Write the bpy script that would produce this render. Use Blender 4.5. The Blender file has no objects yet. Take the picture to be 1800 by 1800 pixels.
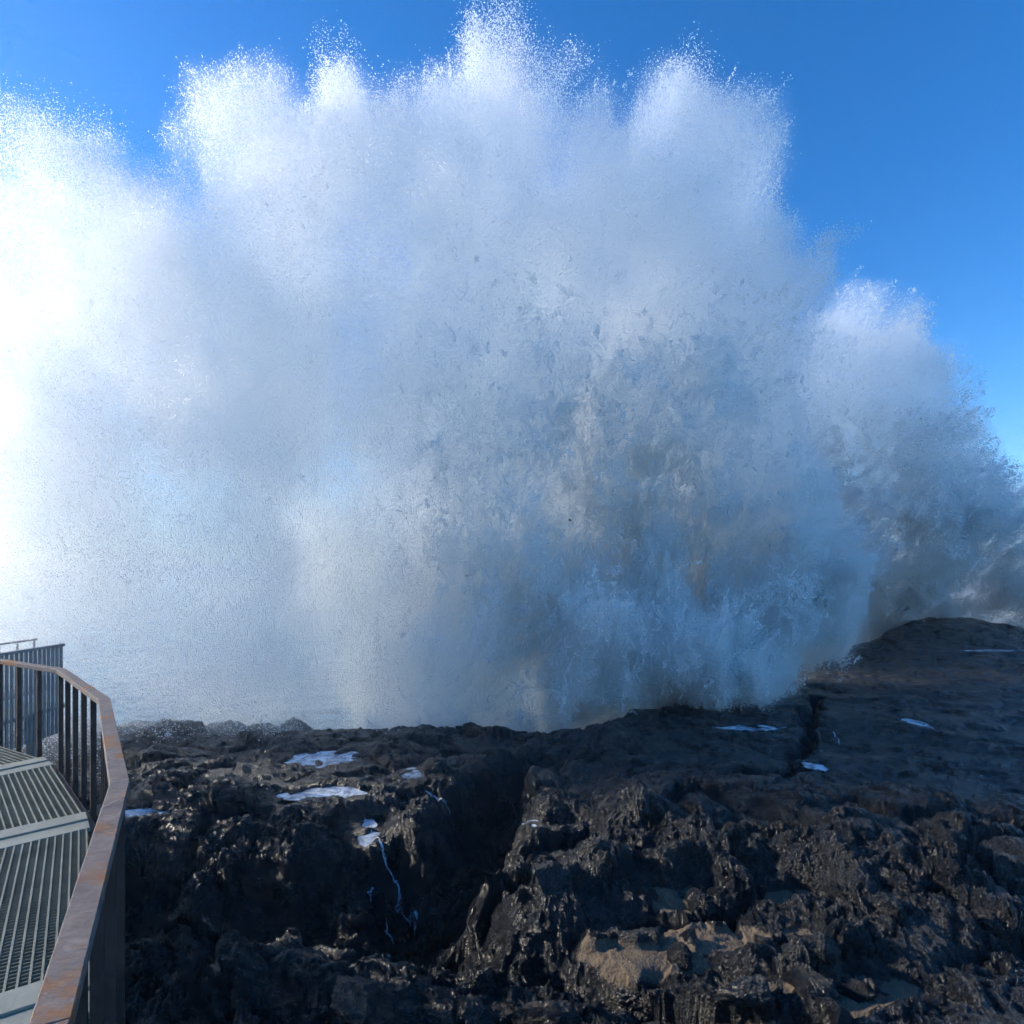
import bpy, bmesh, math, random
import numpy as np
from mathutils import Vector
from mathutils.bvhtree import BVHTree

# ------------------------------------------------------------------ camera, sky, sun, exposure
S = bpy.context.scene
COL = S.collection
EYE = 4.6                                   # eye height above the datum, metres
FPX, CX, CY = 1000.0, 900.0, 1010.0         # focal length and principal point in the photograph's pixels

cam_d = bpy.data.cameras.new("camera")
cam = bpy.data.objects.new("camera", cam_d)
COL.objects.link(cam)
cam.location = (0, 0, EYE)
cam.rotation_euler = (math.radians(90), 0, 0)
cam_d.sensor_width = 36.0
cam_d.lens = 36.0 * FPX / 1800.0
cam_d.shift_y = (CY - 900.0) / 1800.0
cam_d.clip_start = 0.05
cam_d.clip_end = 20000
S.camera = cam

SUN_AZ = math.radians(-76)                  # from straight ahead (+Y), negative = left
SUN_EL = math.radians(22)
sun_dir = Vector((math.sin(SUN_AZ) * math.cos(SUN_EL), math.cos(SUN_AZ) * math.cos(SUN_EL), math.sin(SUN_EL)))

world = bpy.data.worlds.new("World")
S.world = world
world.use_nodes = True
wn, wl = world.node_tree.nodes, world.node_tree.links
wn.clear()
sky = wn.new("ShaderNodeTexSky")
sky.sky_type = 'NISHITA'
sky.sun_disc = False
sky.sun_elevation = SUN_EL
sky.sun_rotation = SUN_AZ
sky.altitude = 0
sky.air_density = 1.0
sky.dust_density = 0.0
sky.ozone_density = 4.0
bgn = wn.new("ShaderNodeBackground")
bgn.inputs['Strength'].default_value = 0.15
won = wn.new("ShaderNodeOutputWorld")
hsv = wn.new("ShaderNodeHueSaturation")
hsv.inputs['Saturation'].default_value = 1.28
hsv.inputs['Hue'].default_value = 0.507
wl.new(sky.outputs[0], hsv.inputs['Color'])
wl.new(hsv.outputs[0], bgn.inputs['Color'])
wl.new(bgn.outputs[0], won.inputs['Surface'])

sl = bpy.data.lights.new("sun", 'SUN')
sl.energy = 3.35
sl.angle = math.radians(0.53)
sl.color = (1.0, 0.90, 0.74)
sun = bpy.data.objects.new("sun", sl)
COL.objects.link(sun)
sun.location = (-20, 5, 30)
sun.rotation_euler = sun_dir.to_track_quat('Z', 'Y').to_euler()

S.view_settings.view_transform = 'Standard'
S.view_settings.look = 'None'
S.view_settings.exposure = 0.8
S.view_settings.gamma = 1.0
S.view_settings.use_curve_mapping = False
S.render.engine = 'CYCLES'
cy = S.cycles
cy.max_bounces = 16
cy.diffuse_bounces = 14
cy.glossy_bounces = 3
cy.transmission_bounces = 4
cy.volume_bounces = 14
cy.transparent_max_bounces = 8
cy.caustics_reflective = False
cy.caustics_refractive = False
cy.use_adaptive_sampling = True
cy.adaptive_threshold = 0.04
cy.adaptive_min_samples = 12
cy.volume_step_rate = 3.5
cy.volume_max_steps = 96
cy.time_limit = 1000
cy.sample_clamp_indirect = 6.0
cy.use_denoising = True

# ------------------------------------------------------------------ helpers
RNG = np.random.default_rng(7)
_perm = RNG.permutation(256).astype(np.int32)
PERM = np.concatenate([_perm, _perm, _perm])
_a = np.linspace(0, 2 * np.pi, 64, endpoint=False)
G2 = np.stack([np.cos(_a), np.sin(_a)], 1).astype(np.float32)
_g = RNG.normal(size=(256, 3)).astype(np.float32)
G3 = _g / np.linalg.norm(_g, axis=1, keepdims=True)
RV = RNG.random((256, 3)).astype(np.float32)

def smooth(a, b, x):
    t = np.clip((x - a) / (b - a), 0, 1)
    return t * t * (3 - 2 * t)

def noise2(x, y, seed=0):
    x = np.asarray(x, np.float32); y = np.asarray(y, np.float32)
    xi = np.floor(x); yi = np.floor(y)
    fx = x - xi; fy = y - yi
    xi = (xi.astype(np.int32) + seed * 37) & 255
    yi = (yi.astype(np.int32) + seed * 91) & 255
    u = fx * fx * fx * (fx * (fx * 6 - 15) + 10); v = fy * fy * fy * (fy * (fy * 6 - 15) + 10)
    def g(ix, iy, dx, dy):
        h = PERM[PERM[ix & 255] + (iy & 255)] & 63
        return G2[h, 0] * dx + G2[h, 1] * dy
    a = g(xi, yi, fx, fy); b = g(xi + 1, yi, fx - 1, fy)
    c = g(xi, yi + 1, fx, fy - 1); d = g(xi + 1, yi + 1, fx - 1, fy - 1)
    p = a + u * (b - a); q = c + u * (d - c)
    return (p + v * (q - p)) * 1.5

def noise3(x, y, z, seed=0):
    x = np.asarray(x, np.float32); y = np.asarray(y, np.float32); z = np.asarray(z, np.float32)
    xf = np.floor(x); yf = np.floor(y); zf = np.floor(z)
    fx = x - xf; fy = y - yf; fz = z - zf
    xi = (xf.astype(np.int32) + seed * 37) & 255
    yi = (yf.astype(np.int32) + seed * 91) & 255
    zi = (zf.astype(np.int32) + seed * 53) & 255
    u = fx * fx * (3 - 2 * fx); v = fy * fy * (3 - 2 * fy); w = fz * fz * (3 - 2 * fz)
    out = 0
    for dz in (0, 1):
        wz = w if dz else 1 - w
        for dy in (0, 1):
            wy = v if dy else 1 - v
            for dx in (0, 1):
                wx = u if dx else 1 - u
                h = PERM[PERM[PERM[(xi + dx) & 255] + ((yi + dy) & 255)] + ((zi + dz) & 255)]
                g = G3[h]
                out = out + wx * wy * wz * (g[..., 0] * (fx - dx) + g[..., 1] * (fy - dy) + g[..., 2] * (fz - dz))
    return out * 1.5

def fbm2(x, y, o=4, seed=0, gain=.5, lac=2.03):
    s = 0; a = 1.; n = 0
    for i in range(o):
        s = s + a * noise2(x, y, seed + i); n += a
        x = x * lac + 1.7; y = y * lac - 3.1; a *= gain
    return s / n

def billow2(x, y, o=4, seed=0, gain=.5, lac=2.1):
    s = 0; a = 1.; n = 0
    for i in range(o):
        s = s + a * np.abs(noise2(x, y, seed + i)); n += a
        x = x * lac + 5.2; y = y * lac + 1.3; a *= gain
    return s / n

def fbm3(x, y, z, o=4, seed=0, gain=.5, lac=2.03):
    s = 0; a = 1.; n = 0
    for i in range(o):
        s = s + a * noise3(x, y, z, seed + i); n += a
        x = x * lac + 1.7; y = y * lac - 3.1; z = z * lac + 4.4; a *= gain
    return s / n

def worley2(x, y, seed=0):
    """nearest-cell distances, a random number per cell and the offset from the cell's point"""
    xi = np.floor(x).astype(np.int32); yi = np.floor(y).astype(np.int32)
    f1 = np.full(np.shape(x), 9., np.float32); f2 = f1.copy(); cid = np.zeros(np.shape(x), np.float32)
    ox = cid.copy(); oy = cid.copy()
    for dx in (-1, 0, 1):
        for dy in (-1, 0, 1):
            h = PERM[PERM[(xi + dx + seed * 37) & 255] + ((yi + dy + seed * 91) & 255)]
            px = x - (xi + dx + RV[h, 0]); py = y - (yi + dy + RV[h, 1])
            d = np.hypot(px, py).astype(np.float32)
            m = d < f1
            f2 = np.where(m, f1, np.minimum(f2, d))
            cid = np.where(m, RV[h, 2], cid)
            ox = np.where(m, px, ox); oy = np.where(m, py, oy)
            f1 = np.where(m, d, f1)
    return f1, f2, cid, ox, oy

def blocks(x, y, cell, seed, slope, step, gap):
    """broken blocks: every cell a tilted facet with its own height and a crack round it"""
    f1, f2, cid, ox, oy = worley2(x / cell, y / (cell * .8), seed)
    a = np.mod(cid * 17.31, 1) - .5; b = np.mod(cid * 41.7, 1) - .55
    return cell * (slope * 2 * (a * ox + b * oy) + step * (cid - .5) + gap * (smooth(0, .16, f2 - f1) - 1))

def at(px, py, depth):
    """world point on the sight line of a photograph pixel at a chosen depth (used to survey the place)"""
    return Vector(((px - CX) / FPX * depth, depth, EYE + (CY - py) / FPX * depth))

def tag(o, label=None, cat=None, group=None, kind=None):
    if label: o['label'] = label
    if cat: o['category'] = cat
    if group: o['group'] = group
    if kind: o['kind'] = kind
    return o

def link(name, me, mat=None, parent=None):
    o = bpy.data.objects.new(name, me)
    COL.objects.link(o)
    if mat is not None and me is not None:
        me.materials.append(mat)
    if parent is not None:
        o.parent = parent
    return o

def mesh_np(name, co, quads=None, smooth_shade=True):
    me = bpy.data.meshes.new(name)
    co = np.ascontiguousarray(co, np.float32)
    me.vertices.add(len(co))
    me.vertices.foreach_set("co", co.ravel())
    if quads is not None:
        q = np.ascontiguousarray(quads, np.int32)
        k = q.shape[1]
        me.loops.add(q.size)
        me.loops.foreach_set("vertex_index", q.ravel())
        me.polygons.add(len(q))
        me.polygons.foreach_set("loop_start", np.arange(0, q.size, k, dtype=np.int32))
        me.polygons.foreach_set("use_smooth", np.full(len(q), smooth_shade, bool))
    me.update(calc_edges=True)
    return me

def grid_quads(nr, nc):
    i = np.arange(nr - 1)[:, None] * nc + np.arange(nc - 1)[None, :]
    return np.stack([i, i + 1, i + nc + 1, i + nc], -1).reshape(-1, 4)

def poly_dist(x, y, pts):
    d = np.full(np.shape(x), 1e9, np.float32)
    for (ax, ay), (bx, by) in zip(pts[:-1], pts[1:]):
        vx, vy = bx - ax, by - ay
        t = np.clip(((x - ax) * vx + (y - ay) * vy) / (vx * vx + vy * vy + 1e-9), 0, 1)
        d = np.minimum(d, np.hypot(x - ax - t * vx, y - ay - t * vy))
    return d

# ------------------------------------------------------------------ materials
def new_mat(name):
    m = bpy.data.materials.new(name)
    m.use_nodes = True
    nt = m.node_tree
    nt.nodes.clear()
    out = nt.nodes.new("ShaderNodeOutputMaterial")
    return m, nt, out

def N(nt, kind, **kw):
    n = nt.nodes.new(kind)
    for k, v in kw.items():
        if k.startswith('i_'):
            key = k[2:].replace('_', ' ')
            n.inputs[key].default_value = v
        else:
            setattr(n, k, v)
    return n

def ramp(nt, src, stops):
    r = nt.nodes.new("ShaderNodeValToRGB")
    el = r.color_ramp.elements
    while len(el) > 1: el.remove(el[-1])
    el[0].position, el[0].color = stops[0][0], stops[0][1]
    for p, c in stops[1:]:
        e = el.new(p); e.color = c
    nt.links.new(src, r.inputs[0])
    return r

def g(v): return (v, v, v, 1)

def mat_rock():
    m, nt, out = new_mat("wet_lava_rock")
    L = nt.links.new
    tc = N(nt, "ShaderNodeTexCoord")
    p = N(nt, "ShaderNodeBsdfPrincipled")
    n1 = N(nt, "ShaderNodeTexNoise", i_Scale=1.3, i_Detail=6.0, i_Roughness=.65)
    n2 = N(nt, "ShaderNodeTexNoise", i_Scale=24.0, i_Detail=8.0, i_Roughness=.75)
    n3 = N(nt, "ShaderNodeTexVoronoi", i_Scale=38.0)
    for n in (n1, n2, n3): L(tc.outputs['Object'], n.inputs['Vector'])
    c1 = ramp(nt, n1.outputs['Fac'], [(.3, (.006, .0066, .008, 1)), (.52, (.0115, .0125, .0148, 1)), (.7, (.021, .0228, .0262, 1))])
    c2 = ramp(nt, n2.outputs['Fac'], [(.3, g(.55)), (.65, g(1.25))])
    mul = N(nt, "ShaderNodeMix", data_type='RGBA', blend_type='MULTIPLY')
    mul.inputs['Factor'].default_value = 1
    L(c1.outputs[0], mul.inputs['A']); L(c2.outputs[0], mul.inputs['B'])
    # sand lying in the hollows
    at_ = N(nt, "ShaderNodeAttribute", attribute_name="sand")
    ns = N(nt, "ShaderNodeTexNoise", i_Scale=120.0, i_Detail=3.0)
    L(tc.outputs['Object'], ns.inputs['Vector'])
    cs = ramp(nt, ns.outputs['Fac'], [(.3, (.085, .06, .037, 1)), (.7, (.18, .125, .073, 1))])
    sf = N(nt, "ShaderNodeMath", operation='MULTIPLY_ADD')
    sub = N(nt, "ShaderNodeMath", operation='SUBTRACT'); sub.inputs[1].default_value = .5
    L(n2.outputs['Fac'], sub.inputs[0])
    L(sub.outputs[0], sf.inputs[0]); sf.inputs[1].default_value = .9
    L(at_.outputs['Fac'], sf.inputs[2])
    sfr = ramp(nt, sf.outputs[0], [(.42, g(0)), (.6, g(1))])
    mix = N(nt, "ShaderNodeMix", data_type='RGBA')
    L(sfr.outputs[0], mix.inputs['Factor']); L(mul.outputs['Result'], mix.inputs['A']); L(cs.outputs[0], mix.inputs['B'])
    L(mix.outputs['Result'], p.inputs['Base Color'])
    rr = ramp(nt, n1.outputs['Fac'], [(.35, g(.17)), (.65, g(.42))])
    rm = N(nt, "ShaderNodeMix", data_type='FLOAT')
    L(sfr.outputs[0], rm.inputs['Factor']); L(rr.outputs[0], rm.inputs['A']); rm.inputs['B'].default_value = .75
    L(rm.outputs['Result'], p.inputs['Roughness'])
    p.inputs['Specular IOR Level'].default_value = .65
    hb = N(nt, "ShaderNodeMath", operation='MULTIPLY_ADD')
    L(n3.outputs['Distance'], hb.inputs[0]); hb.inputs[1].default_value = .6
    L(n2.outputs['Fac'], hb.inputs[2])
    n4 = N(nt, "ShaderNodeTexNoise", i_Scale=75.0, i_Detail=5.0, i_Roughness=.75)
    L(tc.outputs['Object'], n4.inputs['Vector'])
    hc = N(nt, "ShaderNodeMath", operation='MULTIPLY_ADD')
    L(n4.outputs['Fac'], hc.inputs[0]); hc.inputs[1].default_value = .35; L(hb.outputs[0], hc.inputs[2])
    inv = N(nt, "ShaderNodeMapRange"); inv.inputs['To Min'].default_value = .95; inv.inputs['To Max'].default_value = .45
    L(sfr.outputs[0], inv.inputs['Value'])
    b = N(nt, "ShaderNodeBump", i_Distance=.06)
    L(inv.outputs[0], b.inputs['Strength'])
    L(hc.outputs[0], b.inputs['Height'])
    L(b.outputs[0], p.inputs['Normal'])
    L(p.outputs[0], out.inputs['Surface'])
    return m

def mat_simple(name, col, rough, metal=0., spec=.5, noise_scale=None, noise_amt=.3, bump=0., bump_scale=60.):
    m, nt, out = new_mat(name)
    L = nt.links.new
    p = N(nt, "ShaderNodeBsdfPrincipled")
    p.inputs['Roughness'].default_value = rough
    p.inputs['Metallic'].default_value = metal
    p.inputs['Specular IOR Level'].default_value = spec
    tc = N(nt, "ShaderNodeTexCoord")
    if noise_scale:
        n = N(nt, "ShaderNodeTexNoise", i_Scale=noise_scale, i_Detail=5.0, i_Roughness=.6)
        L(tc.outputs['Object'], n.inputs['Vector'])
        lo = tuple(c * (1 - noise_amt) for c in col) + (1,); hi = tuple(c * (1 + noise_amt) for c in col) + (1,)
        r = ramp(nt, n.outputs['Fac'], [(.3, lo), (.7, hi)])
        L(r.outputs[0], p.inputs['Base Color'])
    else:
        p.inputs['Base Color'].default_value = col + (1,)
    if bump:
        n = N(nt, "ShaderNodeTexNoise", i_Scale=bump_scale, i_Detail=5.0)
        L(tc.outputs['Object'], n.inputs['Vector'])
        b = N(nt, "ShaderNodeBump", i_Strength=bump, i_Distance=.01)
        L(n.outputs['Fac'], b.inputs['Height']); L(b.outputs[0], p.inputs['Normal'])
    L(p.outputs[0], out.inputs['Surface'])
    return m

def mat_drops():
    m, nt, out = new_mat("white_water_drops")
    L = nt.links.new
    d = N(nt, "ShaderNodeBsdfDiffuse"); d.inputs['Color'].default_value = (.985, .984, .970, 1)
    t = N(nt, "ShaderNodeBsdfTranslucent"); t.inputs['Color'].default_value = (.985, .984, .970, 1)
    mx = N(nt, "ShaderNodeMixShader"); mx.inputs[0].default_value = .75
    L(d.outputs[0], mx.inputs[1]); L(t.outputs[0], mx.inputs[2])
    L(mx.outputs[0], out.inputs['Surface'])
    return m

ROCK = mat_rock()
DROPS = mat_drops()

# ------------------------------------------------------------------ terrain
EDGE = np.array([(-60, 17), (-15, 15.3), (-9, 14.8), (-4, 14.2), (0, 13.6), (3, 14.6), (6.3, 18.4), (11, 22.4),
                 (16, 26.5), (22, 30.5), (30, 33), (60, 40)], float)
GULLY = [(1.5, 14.5), (1.2, 12.5), (-.25, 10.6), (-.55, 8.6), (-1.1, 7.4), (-2.3, 6.9), (-4.2, 6.9), (-7, 7.6)]
CRACK = [(9.6, 18), (7.6, 14.6), (6.2, 12.2), (5.4, 11.2), (4.3, 10.6)]
# mounds: (pixel x, pixel y, depth, radius, height)
MOUNDS = [(1130, 1450, 8.6, .75, .42), (1230, 1480, 8.0, .6, .35), (1500, 1480, 7.6, 1.0, .55), (1420, 1520, 7.0, .6, .3),
          (1640, 1590, 6.4, .8, .30), (1760, 1560, 6.8, .8, .3), (340, 1400, 10.0, 1.1, .3), (765, 1360, 11.2, .35, .2),
          (540, 1430, 10.0, .5, .14), (1240, 1650, 6.0, .5, .2), (1140, 1690, 5.9, .3, .16), (1400, 1740, 5.4, .7, .12),
          (1640, 1103, 29.5, 3.2, 1.05), (1745, 1112, 30.5, 2.2, .55), (1560, 1135, 26.5, 2.0, .3), (880, 1640, 6.6, .6, .25),
          (420, 1660, 6.3, .9, .1), (1010, 1600, 7.0, .7, .25), (250, 1290, 13.6, 1.0, .3)]
# pools: (pixel x, pixel y, level, half width, half depth)
POOLS = [(568, 1335, .72, .72, .55), (562, 1392, .70, .75, .32), (726, 1362, .74, .30, .32), (640, 1450, .70, .18, .2),
         (245, 1428, .60, .5, .25), (1310, 1279, .86, .9, .25), (1440, 1340, .80, .3, .35), (1612, 1272, .98, .22, .45),
         (960, 1440, .66, .34, .12), (655, 1622, .22, .22, .22), (668, 1692, .12, .12, .12),
         (1765, 1150, 1.35, 2.2, .3)]

PW = []

def terrain(x, y):
    x = np.asarray(x, np.float32); y = np.asarray(y, np.float32)
    wx = x + .45 * fbm2(x / 1.6, y / 1.6, 3, 3); wy = y + .45 * fbm2(x / 1.6, y / 1.6, 3, 9)
    ye = np.interp(x, EDGE[:, 0], EDGE[:, 1]).astype(np.float32)
    z = .78 + .22 * fbm2(x / 4.5, y / 4.5, 3, 20)
    z += .5 * smooth(10, 24, x) * smooth(14, 27, y) - .12 * smooth(-3, -9, x)
    for px, py, d, r, h in MOUNDS:
        mx, my = (px - CX) / FPX * d, d
        q = ((wx - mx) ** 2 + (wy - my) ** 2) / (r * r)
        z += h * np.exp(-q ** 1.5)
    gd = poly_dist(wx, wy, GULLY)
    gw = 1 - smooth(.12, .95, gd + .42 * fbm2(x / .9, y / .9, 3, 31))
    z -= 1.1 * gw * (.12 + .88 * smooth(13.2, 11.2, y))
    # hollow under the left cliff
    hx = np.maximum(np.abs(wx + 3.2) - 2.7, 0); hy = np.maximum(np.abs(wy - 7.15 - .12 * np.sin(wx * 2.1)) - .55, 0)
    hol = 1 - smooth(-.05, .85, np.hypot(hx, hy) + .38 * fbm2(x / .8, y / .6, 4, 33))
    z = np.where(hol > 0, z - .85 * np.maximum(hol - gw * .5, 0), z)
    cd = poly_dist(wx, wy, CRACK)
    z -= .5 * (1 - smooth(.05, .3, cd))
    # how broken the rock is: sheets on the far right shelf, clinker in front
    R = 1 - .48 * smooth(1.5, 5, x) * smooth(8.8, 11, y)
    R = R * (1 - .45 * smooth(8.2, 10.5, y)) * (1 - .55 * smooth(2.2, 3.2, x) * smooth(5.9, 5.2, y))
    near = smooth(22, 8, y)
    patch = smooth(-.22, .22, fbm2(x / 1.5, y / 1.2, 2, 57))           # clinker or smooth slab
    big = billow2(wx / 1.9, wy / 1.6, 2, 40)
    z += R * .55 * (big - .28) + R * .35 * fbm2(wx / 2.4, wy / 2.0, 2, 44)
    jx = x + .10 * fbm2(x / .35, y / .35, 3, 50); jy = y + .10 * fbm2(x / .35, y / .35, 3, 55)
    z += R * blocks(jx, jy, 1.25, 5, .20, .22, .05)
    z += R * blocks(jx, jy, .48, 12, .26, .26, .07) * (.35 + .65 * patch)
    z += R * near * blocks(jx, jy, .17, 19, .32, .36, .10) * (.4 + .6 * patch)
    z += R * near * (.3 + .7 * patch) * blocks(x + .02 * noise2(x / .06, y / .06, 3), y, .075, 23, .35, .4, .12)
    rid = 1 - 2 * np.abs(fbm2(jx / .34, jy / .3, 4, 61, .62))
    z += R * (.06 + .07 * patch) * (rid - .45)
    z += near * R * (.03 + .05 * patch) * (1 - 2 * np.abs(fbm2(jx / .15, jy / .12, 3, 66, .6)) - .4)
    z += near * R * (.02 + .03 * patch) * (1 - 2 * np.abs(fbm2(x / .07, y / .06, 3, 71, .6)) - .4)
    # thin layering on the shelf
    lay = np.maximum(smooth(1.5, 5, x) * smooth(8.8, 11, y), .7 * smooth(9.2, 10.5, y) * smooth(.2, -.2, fbm2(x / 2.5, y / 2, 2, 83)))
    zz = z / .085 + .6 * fbm2(x / 2.5, y / 1.2, 3, 81)
    st = np.floor(zz) + smooth(.55, 1., zz - np.floor(zz))
    z = z + lay * .75 * ((st - .6 * fbm2(x / 2.5, y / 1.2, 3, 81)) * .085 - z)
    # sand pockets
    sm = np.zeros_like(x)
    for sx, sy, rx, ry in ((1.35, 5.75, .75, .33), (2.35, 6.1, 1.15, .42), (3.0, 5.3, 1.2, .28), (1.9, 6.9, .6, .3), (3.3, 6.7, .5, .2), (2.7, 4.6, 1.2, .35)):
        q = np.hypot((wx - sx) / rx, (wy - sy) / ry)
        sm = np.maximum(sm, smooth(1.25, .55, q))
    z = z - .22 * np.exp(-(((x - .1) / 1.1) ** 2 + ((y - 5.7) / .8) ** 2))
    lvl = .69 + .05 * fbm2(x / .8, y / .5, 3, 90)
    lump = .16 * smooth(.05, .3, fbm2(x / .5, y / .35, 3, 92))
    z = z + sm * .93 * (lvl + .08 * (z - lvl) + lump - z)
    sand = sm * smooth(.11, .02, z - lvl)
    for px, py, pz, w, h in PW:
        if w > 1.5 and x.size < 50: continue
        q = np.hypot((wx - px) / w, (wy - py) / h)
        q = q + .75 * fbm2(x / .3, y / .2, 4, 97) * smooth(.35, .8, q)
        rim = pz + .015 + .05 * np.maximum(q - 1, 0) + .25 * np.maximum(z - pz, 0)
        z = z + smooth(2.0, 1.15, q) * (np.maximum(rim, z - .6 * np.maximum(z - pz, 0)) - z)
        z = z + smooth(1.12, .8, q) * (pz - .05 + .18 * (z - pz) - z)
    drop = smooth(.2, 2.6, y - ye - .9 * fbm2(x / 2.2, y / 2.2, 3, 95))
    z = z - drop * 4.2
    return z, sand

def pool_world():
    for px, py, z, w, h in POOLS:
        for _ in range(4):
            d = FPX * (EYE - z) / (py - CY); x = (px - CX) / FPX * d
            a = np.linspace(0, 2 * np.pi, 24)
            z = float(np.percentile(terrain(x + np.cos(a) * w * .9, d + np.sin(a) * h * .9)[0], 30))
        yield x, d, z, w, h
PW = list(pool_world())

def build_terrain():
    NA, NR = 1150, 840
    ang = np.radians(np.linspace(-53, 53, NA))
    r0, r1 = 3.3, 46.0
    rr = r0 * (r1 / r0) ** np.linspace(0, 1, NR)
    A, Rr = np.meshgrid(ang, rr)
    x = (np.sin(A) * Rr).ravel().astype(np.float32); y = (np.cos(A) * Rr).ravel().astype(np.float32)
    z, sand = terrain(x, y)
    zg = z.reshape(NR, NA)
    for _ in range(1):                       # waves wear the sharpest teeth away
        zb = zg.copy()
        zb[1:-1, 1:-1] = (zg[:-2, 1:-1] + zg[2:, 1:-1] + zg[1:-1, :-2] + zg[1:-1, 2:]) * .125 + zg[1:-1, 1:-1] * .5
        zg = zb
    z = zg.ravel()
    # leaning and overhanging edges
    a = .11 * (1 - sand)
    ox = a * fbm3(x / .5, y / .5, z / .25, 3, 5); oy = a * fbm3(x / .5, y / .5, z / .25, 3, 15)
    b = .035 * (1 - sand)
    ox = ox + b * fbm3(x / .11, y / .11, z / .08, 2, 25); oy = oy + b * fbm3(x / .11, y / .11, z / .08, 2, 35)
    me = mesh_np("lava_shore", np.stack([x + ox, y + oy, z], 1), grid_quads(NR, NA)[:, ::-1])
    at_ = me.attributes.new("sand", 'FLOAT', 'POINT')
    at_.data.foreach_set("value", sand.astype(np.float32))
    o = link("lava_rock_ground", me, ROCK)
    tag(o, kind='structure')
    return o
ground = build_terrain()

# ------------------------------------------------------------------ sea
def build_sea():
    m, nt, out = new_mat("sea_water")
    L = nt.links.new
    p = N(nt, "ShaderNodeBsdfPrincipled")
    p.inputs['Base Color'].default_value = (.02, .06, .075, 1); p.inputs['Roughness'].default_value = .12
    tc = N(nt, "ShaderNodeTexCoord")
    n = N(nt, "ShaderNodeTexNoise", i_Scale=.35, i_Detail=8.0)
    L(tc.outputs['Object'], n.inputs['Vector'])
    b = N(nt, "ShaderNodeBump", i_Strength=1., i_Distance=.6)
    L(n.outputs['Fac'], b.inputs['Height']); L(b.outputs[0], p.inputs['Normal'])
    L(p.outputs[0], out.inputs['Surface'])
    x = np.concatenate([-np.geomspace(8000, 5, 40), np.geomspace(5, 8000, 40)])
    y = np.concatenate([[-8000, -500, -50, 0, 8], np.geomspace(14, 8000, 60)])
    X, Y = np.meshgrid(x, y)
    Z = -2.6 + .35 * fbm2(X / 9, Y / 6, 3, 4) * (np.hypot(X, Y) < 400)
    o = link("sea", mesh_np("sea", np.stack([X.ravel(), Y.ravel(), Z.ravel()], 1), grid_quads(*X.shape)), m)
    tag(o, kind='structure')
build_sea()

# ------------------------------------------------------------------ spray
def seg_inside(X, Z, poly):
    """signed distance to a closed outline in the X-Z plane (positive inside)"""
    d = poly_dist(X, Z, poly + [poly[0]])
    ins = np.zeros(X.shape, bool)
    n = len(poly)
    for i in range(n):
        x0, z0 = poly[i]; x1, z1 = poly[(i + 1) % n]
        if z0 == z1: continue
        c = ((z0 > Z) != (z1 > Z)) & (X < (x1 - x0) * (Z - z0) / (z1 - z0) + x0)
        ins ^= c
    return np.where(ins, d, -d)

MAIN = [(-60, 1100), (-90, 900), (-100, 700), (-85, 480), (-50, 380), (-5, 270), (25, 185), (60, 175), (120, 205), (190, 255), (300, 300), (335, 215),
        (375, 170), (480, 165), (545, 120), (590, 70), (612, 120), (650, 190), (700, 150), (750, 100), (800, 80), (845, 20),
        (890, 5), (885, 70), (930, 90), (1000, 110), (1070, 130), (1095, 165), (1150, 100), (1205, 75), (1260, 95), (1280, 130),
        (1370, 175), (1395, 220), (1405, 310), (1445, 400), (1500, 410), (1490, 470), (1430, 580), (1440, 700), (1500, 850),
        (1540, 1000), (1500, 1160), (1300, 1260), (1000, 1330), (500, 1330), (200, 1300), (-60, 1290)]
SECOND = [(620, 800), (700, 520), (900, 450), (1150, 470), (1290, 560), (1390, 580), (1440, 530), (1500, 497), (1560, 500), (1620, 525), (1655, 590), (1700, 655), (1740, 710),  # left part is unseen, added behind the main burst to shade this one
          (1795, 765), (1870, 830), (1960, 900), (2080, 1100), (2000, 1180), (620, 1180)]

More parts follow.
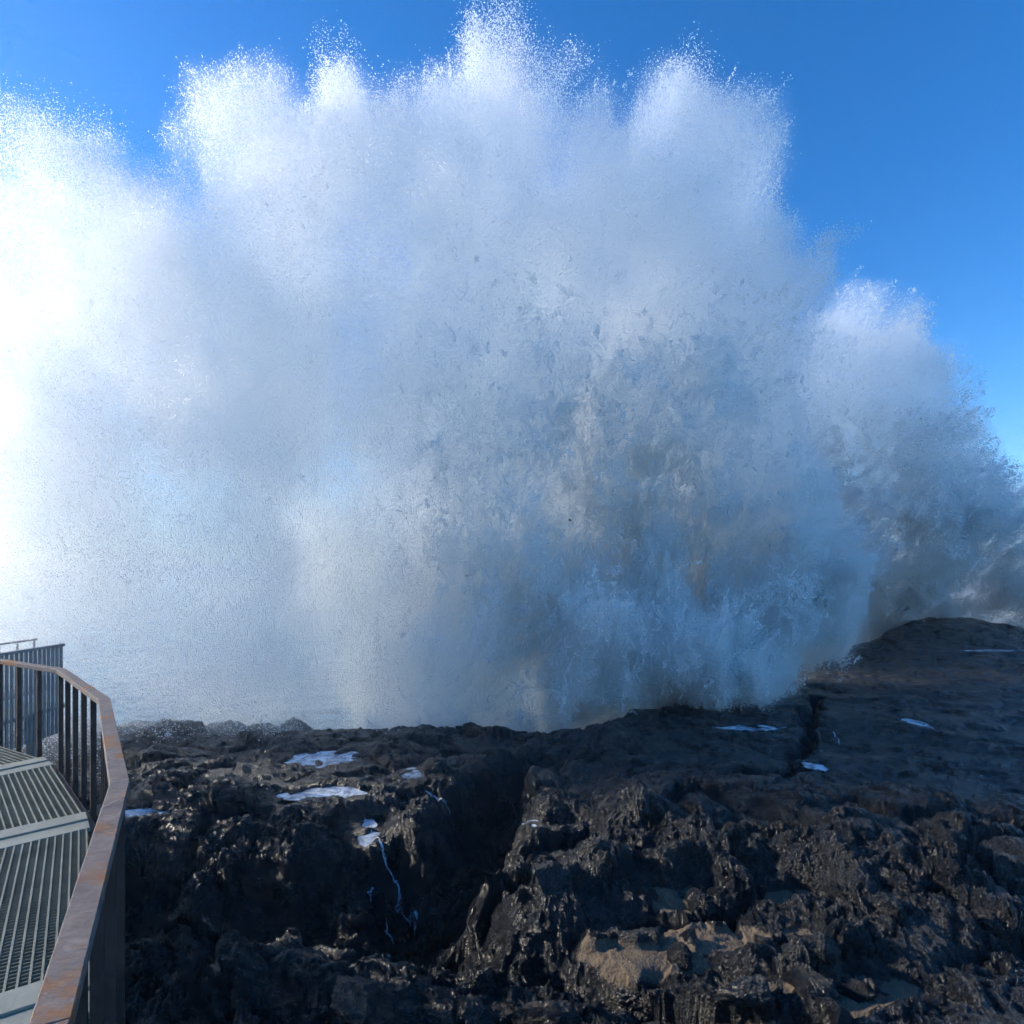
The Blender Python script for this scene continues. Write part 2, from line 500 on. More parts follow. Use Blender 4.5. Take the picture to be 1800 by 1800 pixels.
def plume(outline, Y0, depth_of, xr, zr, yr, vox, tmax, thick, seed, count, rad, dens_fn=None):
    """water thrown up along the shore: a lumpy sheet around Y0 whose drops are counted out per cell"""
    poly = [((px - CX) / FPX * Y0, EYE + (CY - py) / FPX * Y0) for px, py in outline]
    xs = np.arange(xr[0], xr[1], vox, dtype=np.float32); zs = np.arange(zr[0], zr[1], vox, dtype=np.float32)
    ys = np.arange(yr[0], yr[1], vox, dtype=np.float32)
    X2, Z2 = np.meshgrid(xs, zs, indexing='ij')
    s = seg_inside(X2, Z2, poly).astype(np.float32)
    yc = depth_of(X2, Z2).astype(np.float32)
    keep = s > -1.2
    xi, zi = np.nonzero(keep)
    X = np.repeat(X2[keep], len(ys)); Z = np.repeat(Z2[keep], len(ys)); SD = np.repeat(s[keep], len(ys)); YC = np.repeat(yc[keep], len(ys))
    Y = np.tile(ys, len(xi))
    T = np.minimum(tmax, thick * np.sqrt(np.maximum(SD + .35, .02)))
    e = 1 - np.abs(Y - YC) / T
    m = e > -.6
    X, Y, Z, SD, YC, T, e = [a[m] for a in (X, Y, Z, SD, YC, T, e)]
    wx = X + 1.2 * noise3(X / 3, Y / 3, Z / 3, seed + 1); wz = Z + 1.2 * noise3(X / 3, Y / 3, Z / 3, seed + 2)
    n = fbm3(wx / 3.2, Y / 3.2, wz / 4.0, 5, seed, .62)
    b = np.abs(noise3(wx / 1.5, Y / 1.5, wz / 1.9, seed + 7)) + .5 * np.abs(noise3(wx / .7, Y / .7, wz / .9, seed + 8)) + .3 * np.abs(noise3(wx / .33, Y / .33, wz / .42, seed + 9))
    f = np.minimum(e, SD * .55 + .25) + 1.55 * n + .42 * (b - .45)
    d = smooth(.0, .42, f)
    d = d * (.10 + .90 * smooth(.05, .7, f)) * (1 + 1.3 * smooth(9, 1, Z) * smooth(-9, 0, X)) * (1 - .2 * smooth(-7, -14, X)) * (1 - .4 * smooth(-5, -12, X) * smooth(10, 4, Z))
    return X, Y, Z, d, SD, T

def scatter(X, Y, Z, d, vox, count, seed):
    r = np.random.default_rng(seed)
    lam = d / d.sum() * count
    k = r.poisson(lam)
    idx = np.repeat(np.arange(len(X)), k)
    j = (r.random((len(idx), 3)).astype(np.float32) - r.random((len(idx), 3)).astype(np.float32)) * vox
    return np.stack([X[idx], Y[idx], Z[idx]], 1) + j, d[idx]

def filaments(X, Y, Z, seed):
    wx = X + .5 * noise3(X / 1.3, Y / 1.3, Z / 1.3, seed + 1); wz = Z + .5 * noise3(X / 1.3, Y / 1.3, Z / 1.3, seed + 2)
    a = 1 - np.abs(noise3(wx / 1.1, Y / 1.1, wz / 1.4, seed + 3)) * 2.6
    b = 1 - np.abs(noise3(wx / .5, Y / .5, wz / .65, seed + 4)) * 2.6
    return np.clip(a, 0, 1) ** 2 * .8 + np.clip(b, 0, 1) ** 2 * .8 + .5 * np.clip(a * b, 0, 1)

def streaks(X, Y, Z, w, vox, n, per, seed, scale=1.):
    """strings of drops flung up and out from the foot of the burst"""
    r = np.random.default_rng(seed)
    C = r.choice(len(X), n, p=(w / w.sum()).astype(np.float64) / (w / w.sum()).astype(np.float64).sum())
    c = np.stack([X[C], Y[C], Z[C]], 1) + (r.random((n, 3)) - r.random((n, 3))) * vox
    v = np.stack([c[:, 0] * .035 + r.normal(0, .45, n), r.normal(-.15, .4, n), 1 + r.normal(0, .45, n)], 1)
    v /= np.linalg.norm(v, axis=1, keepdims=True)
    L = scale * r.uniform(.12, .75, n) ** 1.3
    t = r.random((n, per)) - .5
    bend = r.normal(0, .35, (n, 1, 3)) * (t[..., None] ** 2)
    p = c[:, None] + (v * L[:, None])[:, None] * t[..., None] + bend * L[:, None, None]
    p = p + r.normal(0, 1, (n, per, 3)) * (.018 + .06 * r.random((n, 1, 1)) ** 2) * scale
    return p.reshape(-1, 3).astype(np.float32)

def drops_object(name, P, R, mat, parent=None):
    me = mesh_np(name, P)
    a = me.attributes.new("drop_radius", 'FLOAT', 'POINT')
    a.data.foreach_set("value", R.astype(np.float32))
    o = link(name, me, mat, parent)
    ng = bpy.data.node_groups.get("drops")
    if ng is None:
        ng = bpy.data.node_groups.new("drops", 'GeometryNodeTree')
        ng.interface.new_socket("Geometry", in_out='INPUT', socket_type='NodeSocketGeometry')
        ng.interface.new_socket("Geometry", in_out='OUTPUT', socket_type='NodeSocketGeometry')
        gi = ng.nodes.new("NodeGroupInput"); go = ng.nodes.new("NodeGroupOutput")
        mp = ng.nodes.new("GeometryNodeMeshToPoints")
        na = ng.nodes.new("GeometryNodeInputNamedAttribute"); na.data_type = 'FLOAT'; na.inputs['Name'].default_value = "drop_radius"
        smn = ng.nodes.new("GeometryNodeSetMaterial"); smn.inputs['Material'].default_value = mat
        ng.links.new(gi.outputs[0], mp.inputs['Mesh'])
        ng.links.new(na.outputs['Attribute'], mp.inputs['Radius'])
        ng.links.new(mp.outputs[0], smn.inputs[0]); ng.links.new(smn.outputs[0], go.inputs[0])
    md = o.modifiers.new("drops", 'NODES'); md.node_group = ng
    return o

def main_depth(X, Z):
    return 18.2 + .10 * X * (X > 0) + .04 * Z + 1.0 * fbm2(X / 7, Z / 7, 2, 5) + 1.7 * fbm2(X / 3.6 + .5, Z / 3.6, 2, 12) - 3.0 * smooth(-5, -13, X) * smooth(13, 4, Z) - 2.6 * smooth(4.5, .5, Z) * smooth(5, -6, X)
def second_depth(X, Z):
    return 29 + .12 * np.maximum(X - 20, 0) + 3.0 * smooth(6.5, 2, Z) + 1.6 * fbm2(X / 3.5, Z / 3.5, 2, 19) + .05 * Z + .8 * fbm2(X / 6, Z / 6, 2, 9)

def mat_mist():
    m, nt, out = new_mat("sea_mist")
    v = N(nt, "ShaderNodeVolumePrincipled")
    v.inputs['Color'].default_value = (.996, .995, .984, 1)
    v.inputs['Density'].default_value = 1.0
    v.inputs['Anisotropy'].default_value = .55
    nt.links.new(v.outputs[0], out.inputs['Volume'])
    return m
MIST = mat_mist()

def mist_object(name, X, Y, Z, d, vox, scale, parent, coarse=1):
    """fine mist hanging between the drops: the same cells as a fog volume"""
    h = vox * coarse
    lo = np.array([X.min() - h, Y.min() - h, Z.min() - h], np.float32)
    hi = np.array([X.max() + h, Y.max() + h, Z.max() + h], np.float32)
    n = np.ceil((hi - lo) / h).astype(int) + 1
    G = np.zeros(n[::-1], np.float32)                      # z, y, x
    i = np.clip(np.round((np.stack([X, Y, Z], 1) - lo) / h).astype(int), 0, n - 1)
    np.add.at(G, (i[:, 2], i[:, 1], i[:, 0]), d / coarse ** 3)
    G *= scale
    me = mesh_np(name, np.zeros((G.size, 3), np.float32))
    a = me.attributes.new("mist_density", 'FLOAT', 'POINT')
    a.data.foreach_set("value", G.ravel())
    o = link(name, me, MIST, parent)
    ng = bpy.data.node_groups.new("mist", 'GeometryNodeTree')
    ng.interface.new_socket("Geometry", in_out='INPUT', socket_type='NodeSocketGeometry')
    ng.interface.new_socket("Geometry", in_out='OUTPUT', socket_type='NodeSocketGeometry')
    nn, L = ng.nodes, ng.links.new
    gi = nn.new("NodeGroupInput"); go = nn.new("NodeGroupOutput")
    pos = nn.new("GeometryNodeInputPosition")
    def vm(op, a_, b_):
        v = nn.new("ShaderNodeVectorMath"); v.operation = op
        L(a_, v.inputs[0]); v.inputs[1].default_value = b_
        return v
    v = vm('SUBTRACT', pos.outputs[0], tuple(lo)); v = vm('MULTIPLY', v.outputs[0], (1 / h,) * 3)
    v = vm('ADD', v.outputs[0], (.5,) * 3)
    fl = nn.new("ShaderNodeVectorMath"); fl.operation = 'FLOOR'; L(v.outputs[0], fl.inputs[0])
    dot = vm('DOT_PRODUCT', fl.outputs[0], (1, int(n[0]), int(n[0] * n[1])))
    na = nn.new("GeometryNodeInputNamedAttribute"); na.data_type = 'FLOAT'; na.inputs['Name'].default_value = "mist_density"
    si = nn.new("GeometryNodeSampleIndex"); si.data_type = 'FLOAT'; si.domain = 'POINT'; si.clamp = True
    L(gi.outputs[0], si.inputs['Geometry']); L(na.outputs['Attribute'], si.inputs['Value'])
    f2i = nn.new("FunctionNodeFloatToInt"); L(dot.outputs['Value'], f2i.inputs[0]); L(f2i.outputs[0], si.inputs['Index'])
    vc = nn.new("GeometryNodeVolumeCube")
    vc.inputs['Min'].default_value = tuple(lo); vc.inputs['Max'].default_value = tuple(lo + (n - 1) * h)
    for k, ax in enumerate('XYZ'): vc.inputs['Resolution ' + ax].default_value = int(n[k])
    L(si.outputs[0], vc.inputs['Density'])
    sm_ = nn.new("GeometryNodeSetMaterial"); sm_.inputs['Material'].default_value = MIST
    L(vc.outputs[0], sm_.inputs[0]); L(sm_.outputs[0], go.inputs[0])
    o.modifiers.new("mist", 'NODES').node_group = ng
    return o

JETS = [  # foot pixel, tip pixel, width at foot, drops
    (850, 120, 892, -6, .7, 22000), (835, 100, 862, 10, .45, 9000), (590, 190, 590, 62, .5, 11000), (1200, 170, 1215, 85, .7, 8000),
    (370, 230, 360, 165, .5, 5000), (40, 260, 30, 160, .9, 14000), (960, 160, 975, 85, .7, 9000), (120, 290, 110, 190, .9, 14000),
    (1440, 430, 1500, 400, .4, 5000)]
def jets(r):
    P, R = [], []
    for fx, fy, tx, ty, w, n in JETS:
        a = np.array(at(fx, fy, 18.8)); b = np.array(at(tx, ty, 18.8))
        n = int(n * .34)
        t = 1.25 * r.random(n) ** 1.6 - .1
        k = r.integers(0, 7, n)                                        # several fingers in every jet
        side = (np.sin(k * 2.4 + fx) * .8 * w)[:, None] * np.array([1, .6, .15])
        q = a + (b - a) * (t * (.7 + .3 * np.cos(k * 1.7 + fx)))[:, None] + side * (.35 + t[:, None]) + r.normal(0, 1, (n, 3)) * (w * (.55 - .22 * t))[:, None] * np.array([1, 1.2, .8])
        P.append(q); R.append(.005 + .011 * r.random(n) ** 2)
    return np.concatenate(P).astype(np.float32), np.concatenate(R)

def build_spray():
    V = .18
    X, Y, Z, d, SD, T = plume(MAIN, 18.2, main_depth, (-24, 13), (-1.5, 24), (9.0, 26), V, 3.8, 1.8, 100, 0, 0)
    r = np.random.default_rng(3)
    fil = filaments(X, Y, Z, 400)
    tear = smooth(-5, 8, X + 1.5 * noise3(X / 3, Y / 3, Z / 3, 77)) * smooth(15, 4, Z + 2 * noise3(X / 2.5, Y / 2.5, Z / 2.5, 78))
    edge = smooth(1.6, .2, SD)
    P, dd = scatter(X, Y, Z, d * (.35 * (1 - tear) + .12 + fil * (.5 + .5 * tear)) + .03 * (d > .02), V, 2400000, 1)
    R = .006 + .010 * r.random(len(P)) ** 3
    P2 = streaks(X, Y, Z, d * fil * (.06 + 1.6 * tear + .7 * edge), V, 30000, 26, 5)
    R2 = .006 + .013 * r.random(len(P2)) ** 2
    PJ, RJ = jets(r)
    P3 = streaks(X, Y, Z, d * np.clip(fil, 0, 2) ** 2 * tear * smooth(.3, -1.2, Y - main_depth(X, Z)), V, 8000, 34, 15, 1.1)
    R3 = .009 + .016 * r.random(len(P3))
    P = np.concatenate([P, P2, PJ, P3]); R = np.concatenate([R, R2, RJ, R3])
    o = drops_object("wave_spray", P, R, DROPS)
    tag(o, "towering white burst of sea spray breaking over the black rock edge", "spray", kind='stuff')
    mist_object("mist", X, Y, Z, d * (1 + .25 * tear) * (1 - .12 * smooth(4, -4, X) * smooth(9, 13, Z)), V, .42, o, 2)
    X, Y, Z, d, SD, T = plume(SECOND, 29, second_depth, (-9, 36), (-1.5, 21), (23, 39), .25, 4.0, 1.6, 140, 0, 0)
    fil = filaments(X, Y, Z, 430)
    seen = .06 + smooth(7, 12, X)
    P, dd = scatter(X, Y, Z, d * (.2 + fil) * seen, .25, 1000000, 2)
    R = .008 + .012 * r.random(len(P)) ** 3
    P2 = streaks(X, Y, Z, d * fil * (.25 + smooth(.9, .25, d)), .25, 16000, 26, 6, 1.4)
    R2 = .009 + .016 * r.random(len(P2)) ** 2
    P3 = streaks(X, Y, Z, d * np.clip(fil, 0, 2) ** 2 * smooth(7, 12, X) * smooth(14, 7, Z) * smooth(.5, -1.5, Y - second_depth(X, Z)), .25, 12000, 34, 16, 1.6)
    R3 = .013 + .024 * r.random(len(P3))
    P = np.concatenate([P, P2, P3]); R = np.concatenate([R, R2, R3])
    o = drops_object("wave_spray", P, R, DROPS)
    tag(o, "lower blue-white burst of spray behind the dark rock hump", "spray", kind='stuff')
    mist_object("mist", X, Y, Z, d * (1 - .35 * smooth(13, 8, Z)), .25, .42, o, 2)
build_spray()

# ------------------------------------------------------------------ survey of the ground
bpy.context.view_layer.update()
def hit(px, py):
    o = Vector((0, 0, EYE)); d = Vector(((px - CX) / FPX, 1, (CY - py) / FPX)).normalized()
    ok, p, n, i = ground.ray_cast(o, d)
    return p if ok else None
def drop_to(x, y):
    ok, p, n, i = ground.ray_cast(Vector((x, y, 8)), Vector((0, 0, -1)))
    return p.z if ok else 0.

# ------------------------------------------------------------------ pools and rivulets of foamy water
def mat_foam_water():
    m, nt, out = new_mat("foamy_water")
    L = nt.links.new
    p = N(nt, "ShaderNodeBsdfPrincipled")
    tc = N(nt, "ShaderNodeTexCoord")
    n = N(nt, "ShaderNodeTexNoise", i_Scale=3.2, i_Detail=8.0, i_Roughness=.6, i_Distortion=1.2)
    L(tc.outputs['Object'], n.inputs['Vector'])
    c = ramp(nt, n.outputs['Fac'], [(.34, (.10, .14, .18, 1)), (.5, (.42, .47, .52, 1)), (.62, (.78, .80, .82, 1))])
    L(c.outputs[0], p.inputs['Base Color'])
    r = ramp(nt, n.outputs['Fac'], [(.38, g(.06)), (.6, g(.45))])
    L(r.outputs[0], p.inputs['Roughness'])
    b = N(nt, "ShaderNodeBump", i_Strength=.25, i_Distance=.01)
    L(n.outputs['Fac'], b.inputs['Height']); L(b.outputs[0], p.inputs['Normal'])
    L(p.outputs[0], out.inputs['Surface'])
    return m
FOAM = mat_foam_water()

def build_pools():
    for k, (x, y, z, w, h) in enumerate(PW):
        nr, na = 6, 40
        a = np.linspace(0, 2 * np.pi, na, endpoint=False)
        rr = np.linspace(.02, 1.12, nr)
        A, Rr = np.meshgrid(a, rr)
        wob = 1 + .18 * noise2(np.cos(A) * 1.7 + k * 5, np.sin(A) * 1.7 + k * 3, 8)
        X = x + np.cos(A) * Rr * wob * w; Y = y + np.sin(A) * Rr * wob * h
        Z = z + .004 * noise2(X * 4, Y * 4, 3)
        i = np.arange(nr - 1)[:, None] * na; j = np.arange(na)[None, :]; j2 = (j + 1) % na
        q = np.stack([i + j, i + na + j, i + na + j2, i + j2], -1).reshape(-1, 4)
        me = mesh_np("tide_pool", np.stack([X.ravel(), Y.ravel(), Z.ravel()], 1), q)
        bm = bmesh.new(); bm.from_mesh(me); bm.verts.ensure_lookup_table()
        bm.faces.new([bm.verts[t] for t in range(na)])
        bmesh.ops.recalc_face_normals(bm, faces=bm.faces)
        if sum(f.normal.z for f in bm.faces) < 0: bmesh.ops.reverse_faces(bm, faces=bm.faces)
        bm.to_mesh(me); bm.free()
        tag(link("tide_pool", me, FOAM), kind='structure')
build_pools()

RIVS = [([(650, 1453), (663, 1472), (671, 1490), (677, 1517), (688, 1535), (697, 1552), (703, 1573), (697, 1600), (708, 1610), (718, 1618), (727, 1630), (733, 1645)], .035),
        ([(677, 1630), (684, 1645), (693, 1662)], .035), ([(655, 1560), (648, 1572), (652, 1585)], .03),
        ([(747, 1390), (757, 1396), (764, 1401), (778, 1408), (788, 1420), (791, 1432)], .035),
        ([(1465, 1285), (1472, 1297), (1476, 1310)], .05)]
def build_rivulets():
    for pts, wid in RIVS:
        W = [hit(*p) for p in pts]
        W = [p for p in W if p is not None]
        path = []
        for a, b in zip(W[:-1], W[1:]):
            if (a - b).length > 2.5: continue
            for t in np.linspace(0, 1, 9)[:-1]:
                path.append(a.lerp(b, t))
        path.append(W[-1])
        co, q = [], []
        for i, p in enumerate(path):
            x0 = p.x + .035 * float(noise2(i * .33, pts[0][0], 5)); y0 = p.y
            w = wid * .62 * (.35 + 1.3 * abs(float(noise2(i * .41, pts[0][1], 2)))) * (1 if 0 < i < len(path) - 1 else .2)
            for sgn in (-1, 0, 1):
                xx = x0 + sgn * w
                co.append((xx, y0, drop_to(xx, y0) + (.016 if sgn == 0 else .006)))
        for i in range(len(path) - 1):
            for s_ in (0, 1):
                k = i * 3 + s_
                q.append((k, k + 1, k + 4, k + 3))
        tag(link("rivulet", mesh_np("rivulet", np.array(co), np.array(q)), FOAM), kind='structure')
build_rivulets()

# ------------------------------------------------------------------ walkway
def mat_corten():
    m, nt, out = new_mat("weathered_steel")
    L = nt.links.new
    p = N(nt, "ShaderNodeBsdfPrincipled")
    tc = N(nt, "ShaderNodeTexCoord")
    n1 = N(nt, "ShaderNodeTexNoise", i_Scale=2.6, i_Detail=6.0, i_Roughness=.65)
    n2 = N(nt, "ShaderNodeTexNoise", i_Scale=14.0, i_Detail=6.0, i_Roughness=.7, i_Distortion=.8)
    mp = N(nt, "ShaderNodeMapping"); mp.inputs['Rotation'].default_value = (0, 0, .55); mp.inputs['Scale'].default_value = (9, 60, 20)
    n3 = N(nt, "ShaderNodeTexNoise", i_Scale=1.0, i_Detail=5.0, i_Roughness=.6, i_Distortion=.6)
    L(tc.outputs['Object'], n1.inputs['Vector']); L(tc.outputs['Object'], n2.inputs['Vector'])
    L(tc.outputs['Object'], mp.inputs['Vector']); L(mp.outputs[0], n3.inputs['Vector'])
    c = ramp(nt, n2.outputs['Fac'], [(.3, (.13, .098, .086, 1)), (.55, (.20, .16, .14, 1)), (.75, (.27, .225, .20, 1))])
    o = ramp(nt, n1.outputs['Fac'], [(.53, g(0)), (.62, g(.9))])
    mx = N(nt, "ShaderNodeMix", data_type='RGBA')
    L(o.outputs[0], mx.inputs['Factor']); L(c.outputs[0], mx.inputs['A']); mx.inputs['B'].default_value = (.30, .115, .028, 1)
    L(mx.outputs['Result'], p.inputs['Base Color'])
    p.inputs['Roughness'].default_value = .7
    p.inputs['Specular IOR Level'].default_value = .25
    b = N(nt, "ShaderNodeBump", i_Strength=.7, i_Distance=.012)
    L(n3.outputs['Fac'], b.inputs['Height']); L(b.outputs[0], p.inputs['Normal'])
    L(p.outputs[0], out.inputs['Surface'])
    return m
CORTEN = mat_corten()
BARS = mat_simple("dark_rusted_steel", (.050, .034, .030), .6, 0, .3, 7., .45, .4, 50.)
GRATE = mat_simple("grey_green_grating", (.22, .22, .165), .5, 0, .4, 5., .2, .15, 80.)
MIST_PALED = mat_simple("mist_paled_steel", (.22, .225, .225), .5, 0, .4, 6., .2)  # lookout steel, with the whitening of the mist put into its colour
PLATE = mat_simple("grey_cover_plate", (.29, .285, .22), .45, 0, .45, 4., .16, .2, 30.)

RAIL_Z = EYE - 1.0
DECK_Z = EYE - 1.95
PATH = [Vector(p) for p in ((-11.2, 7.55), (-8.4, 7.42), (-6.04, 6.71), (-4.79, 6.04), (-3.29, 4.587), (-1.89, 2.74), (-1.03, 1.266), (-.62, .25), (-.55, -1.0))]

def bm_prism(bm, base, z0, z1):
    """vertical prism over a counter-clockwise or clockwise polygon"""
    lo = [bm.verts.new((p[0], p[1], z0)) for p in base]; hi = [bm.verts.new((p[0], p[1], z1)) for p in base]
    n = len(base)
    bm.faces.new(hi); bm.faces.new(lo[::-1])
    for i in range(n):
        bm.faces.new((lo[i], lo[(i + 1) % n], hi[(i + 1) % n], hi[i]))

def bm_obj(name, bm, mat, parent, bevel=0.):
    bmesh.ops.recalc_face_normals(bm, faces=bm.faces)
    if bevel:
        bmesh.ops.bevel(bm, geom=list(bm.edges), offset=bevel, segments=1, affect='EDGES', profile=.7)
    me = bpy.data.meshes.new(name)
    bm.to_mesh(me); bm.free()
    return link(name, me, mat, parent)

def frames(path):
    """at each path point the unit mitre vector to the deck side, scaled so offsets stay parallel"""
    out = []
    for i, p in enumerate(path):
        d0 = (path[i] - path[i - 1]).normalized() if i > 0 else None
        d1 = (path[i + 1] - path[i]).normalized() if i < len(path) - 1 else None
        d0 = d0 or d1; d1 = d1 or d0
        n0 = Vector((d0.y, -d0.x)); n1 = Vector((d1.y, -d1.x))
        m = (n0 + n1).normalized()
        out.append(m / m.dot(n0))
    return out

def build_walkway():
    root = link("walkway", None)
    root.location = (PATH[4].x, PATH[4].y, 0)
    tag(root, "curved grated steel walkway with rusty slatted railing above the wet rocks", "walkway")
    off = Vector((PATH[4].x, PATH[4].y))
    P = [p - off for p in PATH]
    M = frames(P)
    at_ = lambda i, o: P[i] + M[i] * o
    for i in range(len(P) - 1):
        # handrail, mitred at the bends
        bm = bmesh.new()
        gap = (P[i + 1] - P[i]).normalized() * .0008
        bm_prism(bm, [at_(i, -.04) + gap, at_(i + 1, -.04) - gap, at_(i + 1, .04) - gap, at_(i, .04) + gap], RAIL_Z - .045, RAIL_Z)
        bmesh.ops.subdivide_edges(bm, edges=[e for e in bm.edges if e.calc_length() > .5], cuts=14)
        for v in bm.verts:
            v.co.z += .0025 * random.Random(int(v.co.x * 999)).uniform(-1, 1)
        bm_obj("handrail", bm, CORTEN, root, .003)
        # edge beam under the deck
        bm = bmesh.new()
        bm_prism(bm, [at_(i, .06), at_(i + 1, .06), at_(i + 1, .10), at_(i, .10)], DECK_Z - .20, DECK_Z - .035)
        bm_obj("edge_beam", bm, BARS, root)
        bm = bmesh.new()
        bm_prism(bm, [at_(i, 1.66), at_(i + 1, 1.66), at_(i + 1, 1.70), at_(i, 1.70)], DECK_Z - .20, DECK_Z - .035)
        bm_obj("edge_beam", bm, BARS, root)
        # gratings
        u = (P[i + 1] - P[i]).normalized(); n = Vector((u.y, -u.x)); Ls = (P[i + 1] - P[i]).length
        tA = lambda o: (at_(i, o) - P[i]).dot(u) + .18
        tB = lambda o: (at_(i + 1, o) - P[i]).dot(u) - .18
        bm = bmesh.new()
        o = .115
        while o < 1.69:
            a, b = tA(o), tB(o)
            if b - a > .05:
                q = [P[i] + u * a + n * (o - .005), P[i] + u * b + n * (o - .005), P[i] + u * b + n * (o + .005), P[i] + u * a + n * (o + .005)]
                bm_prism(bm, q, DECK_Z - .035, DECK_Z)
            o += .046
        t = -.6
        while t < Ls + .6:
            os_ = [.118 + k * .04 for k in range(40)]
            ok = [v for v in os_ if tA(v) < t < tB(v)]
            if len(ok) > 1:
                q = [P[i] + u * (t - .002) + n * ok[0], P[i] + u * (t + .002) + n * ok[0], P[i] + u * (t + .002) + n * ok[-1], P[i] + u * (t - .002) + n * ok[-1]]
                bm_prism(bm, q, DECK_Z - .028, DECK_Z - .006)
            t += .034
        tag(bm_obj("deck_grating", bm, GRATE, root), kind='stuff')
        # balusters
        nb = max(2, round(Ls / .46))
        for k in range(nb):
            c = P[i].lerp(P[i + 1], k / nb)
            bm = bmesh.new()
            q = [c + u * sx * .017 + n * sy * .021 for sx, sy in ((-1, -1), (1, -1), (1, 1), (-1, 1))]
            bm_prism(bm, q, DECK_Z - .22, RAIL_Z - .046)
            bm_obj("baluster", bm, BARS, root, .002)
    for i in range(1, len(P) - 1):
        for k, (a, b, dz) in enumerate(((-.178, -.004, 0), (.004, .178, -.012))):
            d0 = (P[i] - P[i - 1]).normalized(); d1 = (P[i + 1] - P[i]).normalized()
            d = (d0 + d1).normalized()
            bm = bmesh.new()
            bm_prism(bm, [at_(i, .104) + d * a, at_(i, 1.69) + d * a, at_(i, 1.69) + d * b, at_(i, .104) + d * b], DECK_Z - .03, DECK_Z + .014 + dz)
            bm_obj("cover_plate", bm, PLATE, root, .003)
    for i in (2, 4, 5):
        for o in (.08, 1.68):
            c = at_(i, o)
            w = c + off
            zb = drop_to(w.x, w.y) - .3 if w.y > 2.2 else -.3
            bm = bmesh.new()
            bm_prism(bm, [c + Vector((a * .06, b * .06)) for a, b in ((-1, -1), (1, -1), (1, 1), (-1, 1))], zb, DECK_Z - .21)
            bm_obj("support_post", bm, BARS, root)
build_walkway()

def build_lookout():
    x0, x1, y0, y1 = -11.0, -8.75, 8.6, 11.05
    zt = EYE - 1.34
    root = link("lookout_platform", None)
    root.location = (x1, y0, 0)
    tag(root, "far lookout platform with vertical batten screen and thin railing, half lost in the mist", "platform")
    def part(name, a, b, mat):
        bm = bmesh.new()
        bm_prism(bm, [(a[0] - x1, a[1] - y0), (b[0] - x1, a[1] - y0), (b[0] - x1, b[1] - y0), (a[0] - x1, b[1] - y0)], a[2], b[2])
        return bm_obj(name, bm, mat, root)
    part("deck", (x0 - .04, y0 - .01, 1.99), (x1 - .03, y1 + .26, 2.06), PLATE)
    part("landing", (x0 - .04, y1 + .261, 1.985), (x0 + .5, 13.2, 2.055), PLATE)
    n = 25
    for k in range(n):
        y = y0 + .02 + (y1 - y0 - .08) * k / (n - 1)
        part("batten", (x1, y, 1.55), (x1 + .03, y + .055, zt - .05), MIST_PALED)
        
    part("top_rail", (x1 - .03, y0, zt - .049), (x1 + .06, y1 + .01, zt), MIST_PALED)
    for k in range(11):
        y = y0 + (13.1 - y0) * k / 10
        part("railing_post", (x0 - .0299, y, 2.061), (x0, y + .03, EYE - 1.52), MIST_PALED)
    part("railing_bar", (x0 - .04, y0, EYE - 1.519), (x0 + .02, 13.2, EYE - 1.48), MIST_PALED)
    for xx, yy in ((x0 + .2, y0 + .3), (x1 - .3, y0 + .3), (x0 + .2, y1 - .3), (x1 - .3, y1 - .3)):
        part("support_post", (xx - .07, yy - .07, drop_to(xx, yy) - .4), (xx + .07, yy + .07, 1.999), MIST_PALED)
build_lookout()

# ------------------------------------------------------------------ loose boulders
def boulder_mesh(seed, size, squash=(1, 1, .8), blocky=.5):
    bm = bmesh.new()
    bmesh.ops.create_icosphere(bm, subdivisions=5, radius=1)
    co = np.array([v.co[:] for v in bm.verts], np.float32)
    r = np.random.default_rng(seed)
    # cut by random planes for broken faces, then roughen
    for _ in range(11):
        nrm = r.normal(size=3); nrm /= np.linalg.norm(nrm)
        lim = r.uniform(.45, .85)
        dd = co @ nrm
        co = co - np.outer(np.maximum(dd - lim, 0) * .92 * blocky / .5, nrm)
    nn = fbm3(co[:, 0] * 1.6, co[:, 1] * 1.6, co[:, 2] * 1.6, 4, seed)
    bb = np.abs(noise3(co[:, 0] * 5, co[:, 1] * 5, co[:, 2] * 5, seed + 3)) + .5 * np.abs(noise3(co[:, 0] * 11, co[:, 1] * 11, co[:, 2] * 11, seed + 4))
    cc = np.abs(noise3(co[:, 0] * 21, co[:, 1] * 21, co[:, 2] * 21, seed + 5))
    co = co * (1 + .28 * nn + .26 * (.4 - bb) + .09 * (.3 - cc))[:, None]
    co = co * np.array(squash) * size
    for v, c in zip(bm.verts, co): v.co = c
    me = bpy.data.meshes.new("boulder")
    bm.to_mesh(me); bm.free()
    me.polygons.foreach_set("use_smooth", np.ones(len(me.polygons), bool))
    return me

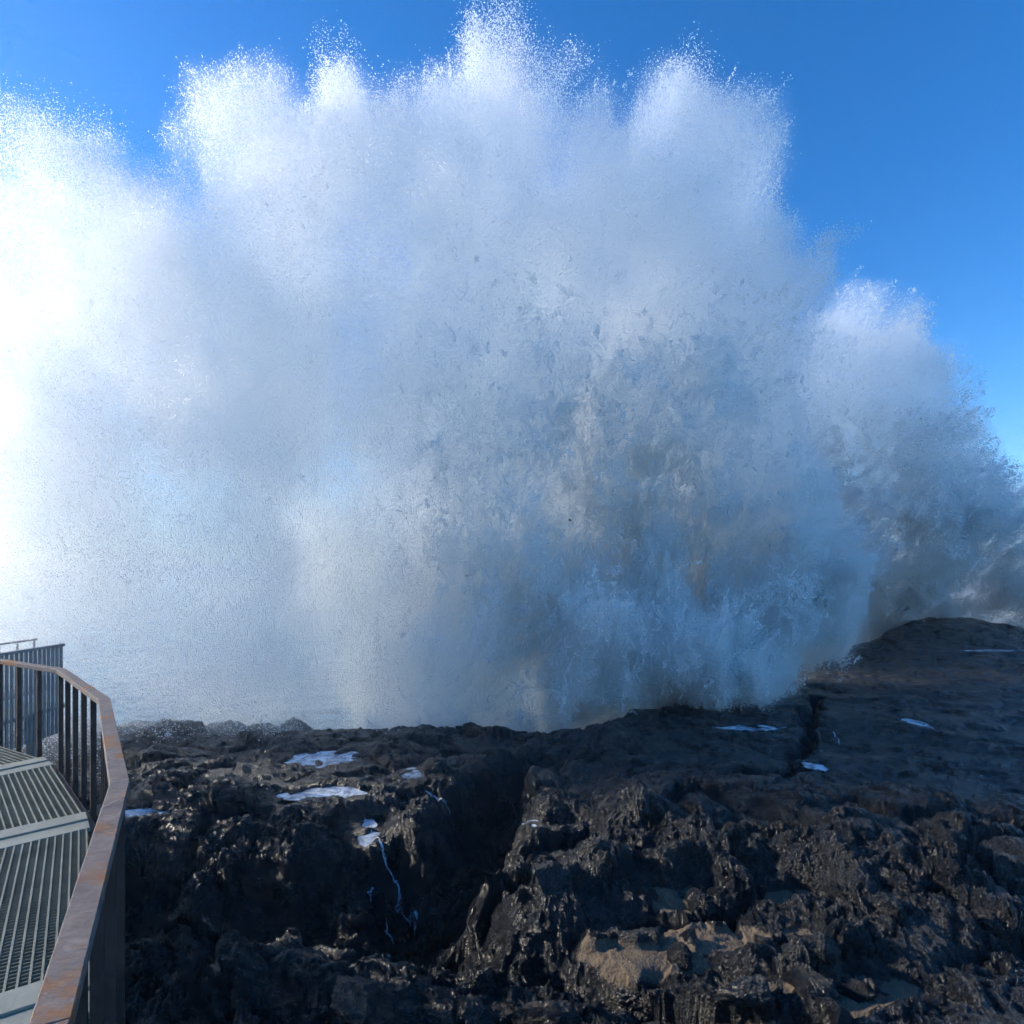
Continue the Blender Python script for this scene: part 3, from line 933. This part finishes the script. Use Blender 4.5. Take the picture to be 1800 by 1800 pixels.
BOULDERS = [  # pixel x, pixel y, size, squash, sink, label
    (850, 1735, .125, (1, .9, 1.15), .05, "upright dark stone with a sunlit face in front of the black gully"),
    (772, 1730, .10, (.75, .9, 1.2), .05, "narrow pointed stone with a bright edge beside the upright stone"),
    (920, 1700, .11, (.7, .8, 1.3), .05, "tall slim black stone standing at the edge of the gully"),
    (1195, 1690, .16, (1.0, .8, 1.0), .05, "black pointed boulder with a flat shaded side on the sand"),
    (1110, 1765, .22, (1.4, .8, .6), .05, "low dark slab boulder below the smaller sand patch"),
    (1240, 1600, .17, (1.1, .9, .95), .05, "rounded black boulder above the large sand patch"),
    (1340, 1655, .12, (1.2, .9, .7), .04, "small knobbly stone sitting in the large sand patch"),
    (1450, 1660, .15, (1.3, .9, .8), .05, "knobbly clinker boulder on the far rim of the large sand patch"),
    (1320, 1745, .20, (1.7, .8, .55), .05, "long low clinker rock lying across the sand"),
    (1500, 1745, .19, (1.5, .9, .6), .05, "broad rough rock between the sand and the flat clinker bed"),
    (560, 1345, .15, (1.5, .9, .6), .03, "flat black block set in the large white foam pool"),
    (765, 1355, .27, (1, .9, .8), .06, "rough dome of rock beside the small bright foam pool"),
    (625, 1620, .16, (1.2, .8, .7), .05, "dark wet stone above the foam patch in the hollow"),
    (715, 1660, .20, (1.2, .9, .7), .06, "rounded boulder splitting the thin white rivulet"),
    (1660, 1530, .20, (1.1, .9, .9), .06, "jagged clinker block under the large broken outcrop"),
    (1560, 1600, .17, (1.2, .9, .9), .06, "glinting clinker block in the middle of the broken row"),
    (1740, 1620, .18, (1.1, .9, .9), .06, "glinting clinker block at the end of the broken row"),
    (960, 1780, .20, (1.5, .8, .6), .06, "low wet rock with small sunlit tips in front of the slim stone"),
    (640, 1765, .30, (1.5, .9, .55), .08, "big smooth wet hump of rock in front of the hollow"),
    (400, 1690, .22, (1.3, .9, .6), .07, "broad wet boulder beside the foot of the walkway railing"),
]
def build_boulders():
    for k, (px, py, size, sq, sink, label) in enumerate(BOULDERS):
        p = hit(px, py)
        if p is None: continue
        o = link("boulder", boulder_mesh(300 + k, size, sq), ROCK)
        o.location = (p.x, p.y, p.z + size * sq[2] * .35 - sink)
        o.rotation_euler = (0, 0, (k * 2.39) % 6.28)
        tag(o, label, "rock", "loose boulders on the lava shore")
build_boulders()

def build_fragment():
    o = link("stone_fragment", boulder_mesh(77, .05, (1.2, .6, .55)), ROCK)
    o.location = at(1002, 914, 13.5)
    o.rotation_euler = (.3, .4, .2)
    tag(o, "tiny dark stone chip flung through the air in front of the spray", "stone")
build_fragment()

# ------------------------------------------------------------------ drifting sea haze
def build_haze():
    m, nt, out = new_mat("sea_haze")
    v = N(nt, "ShaderNodeVolumePrincipled")
    v.inputs['Color'].default_value = (.97, .98, 1, 1)
    v.inputs['Density'].default_value = .0016
    v.inputs['Anisotropy'].default_value = .75
    nt.links.new(v.outputs[0], out.inputs['Volume'])
    bm = bmesh.new()
    bm_prism(bm, [(-8300, -8300), (8300, -8300), (8300, 8300), (-8300, 8300)], -6, 27)
    tag(bm_obj("haze", bm, m, None), "thin sea haze drifting over the whole rocky shore", "haze", kind='stuff')
build_haze()
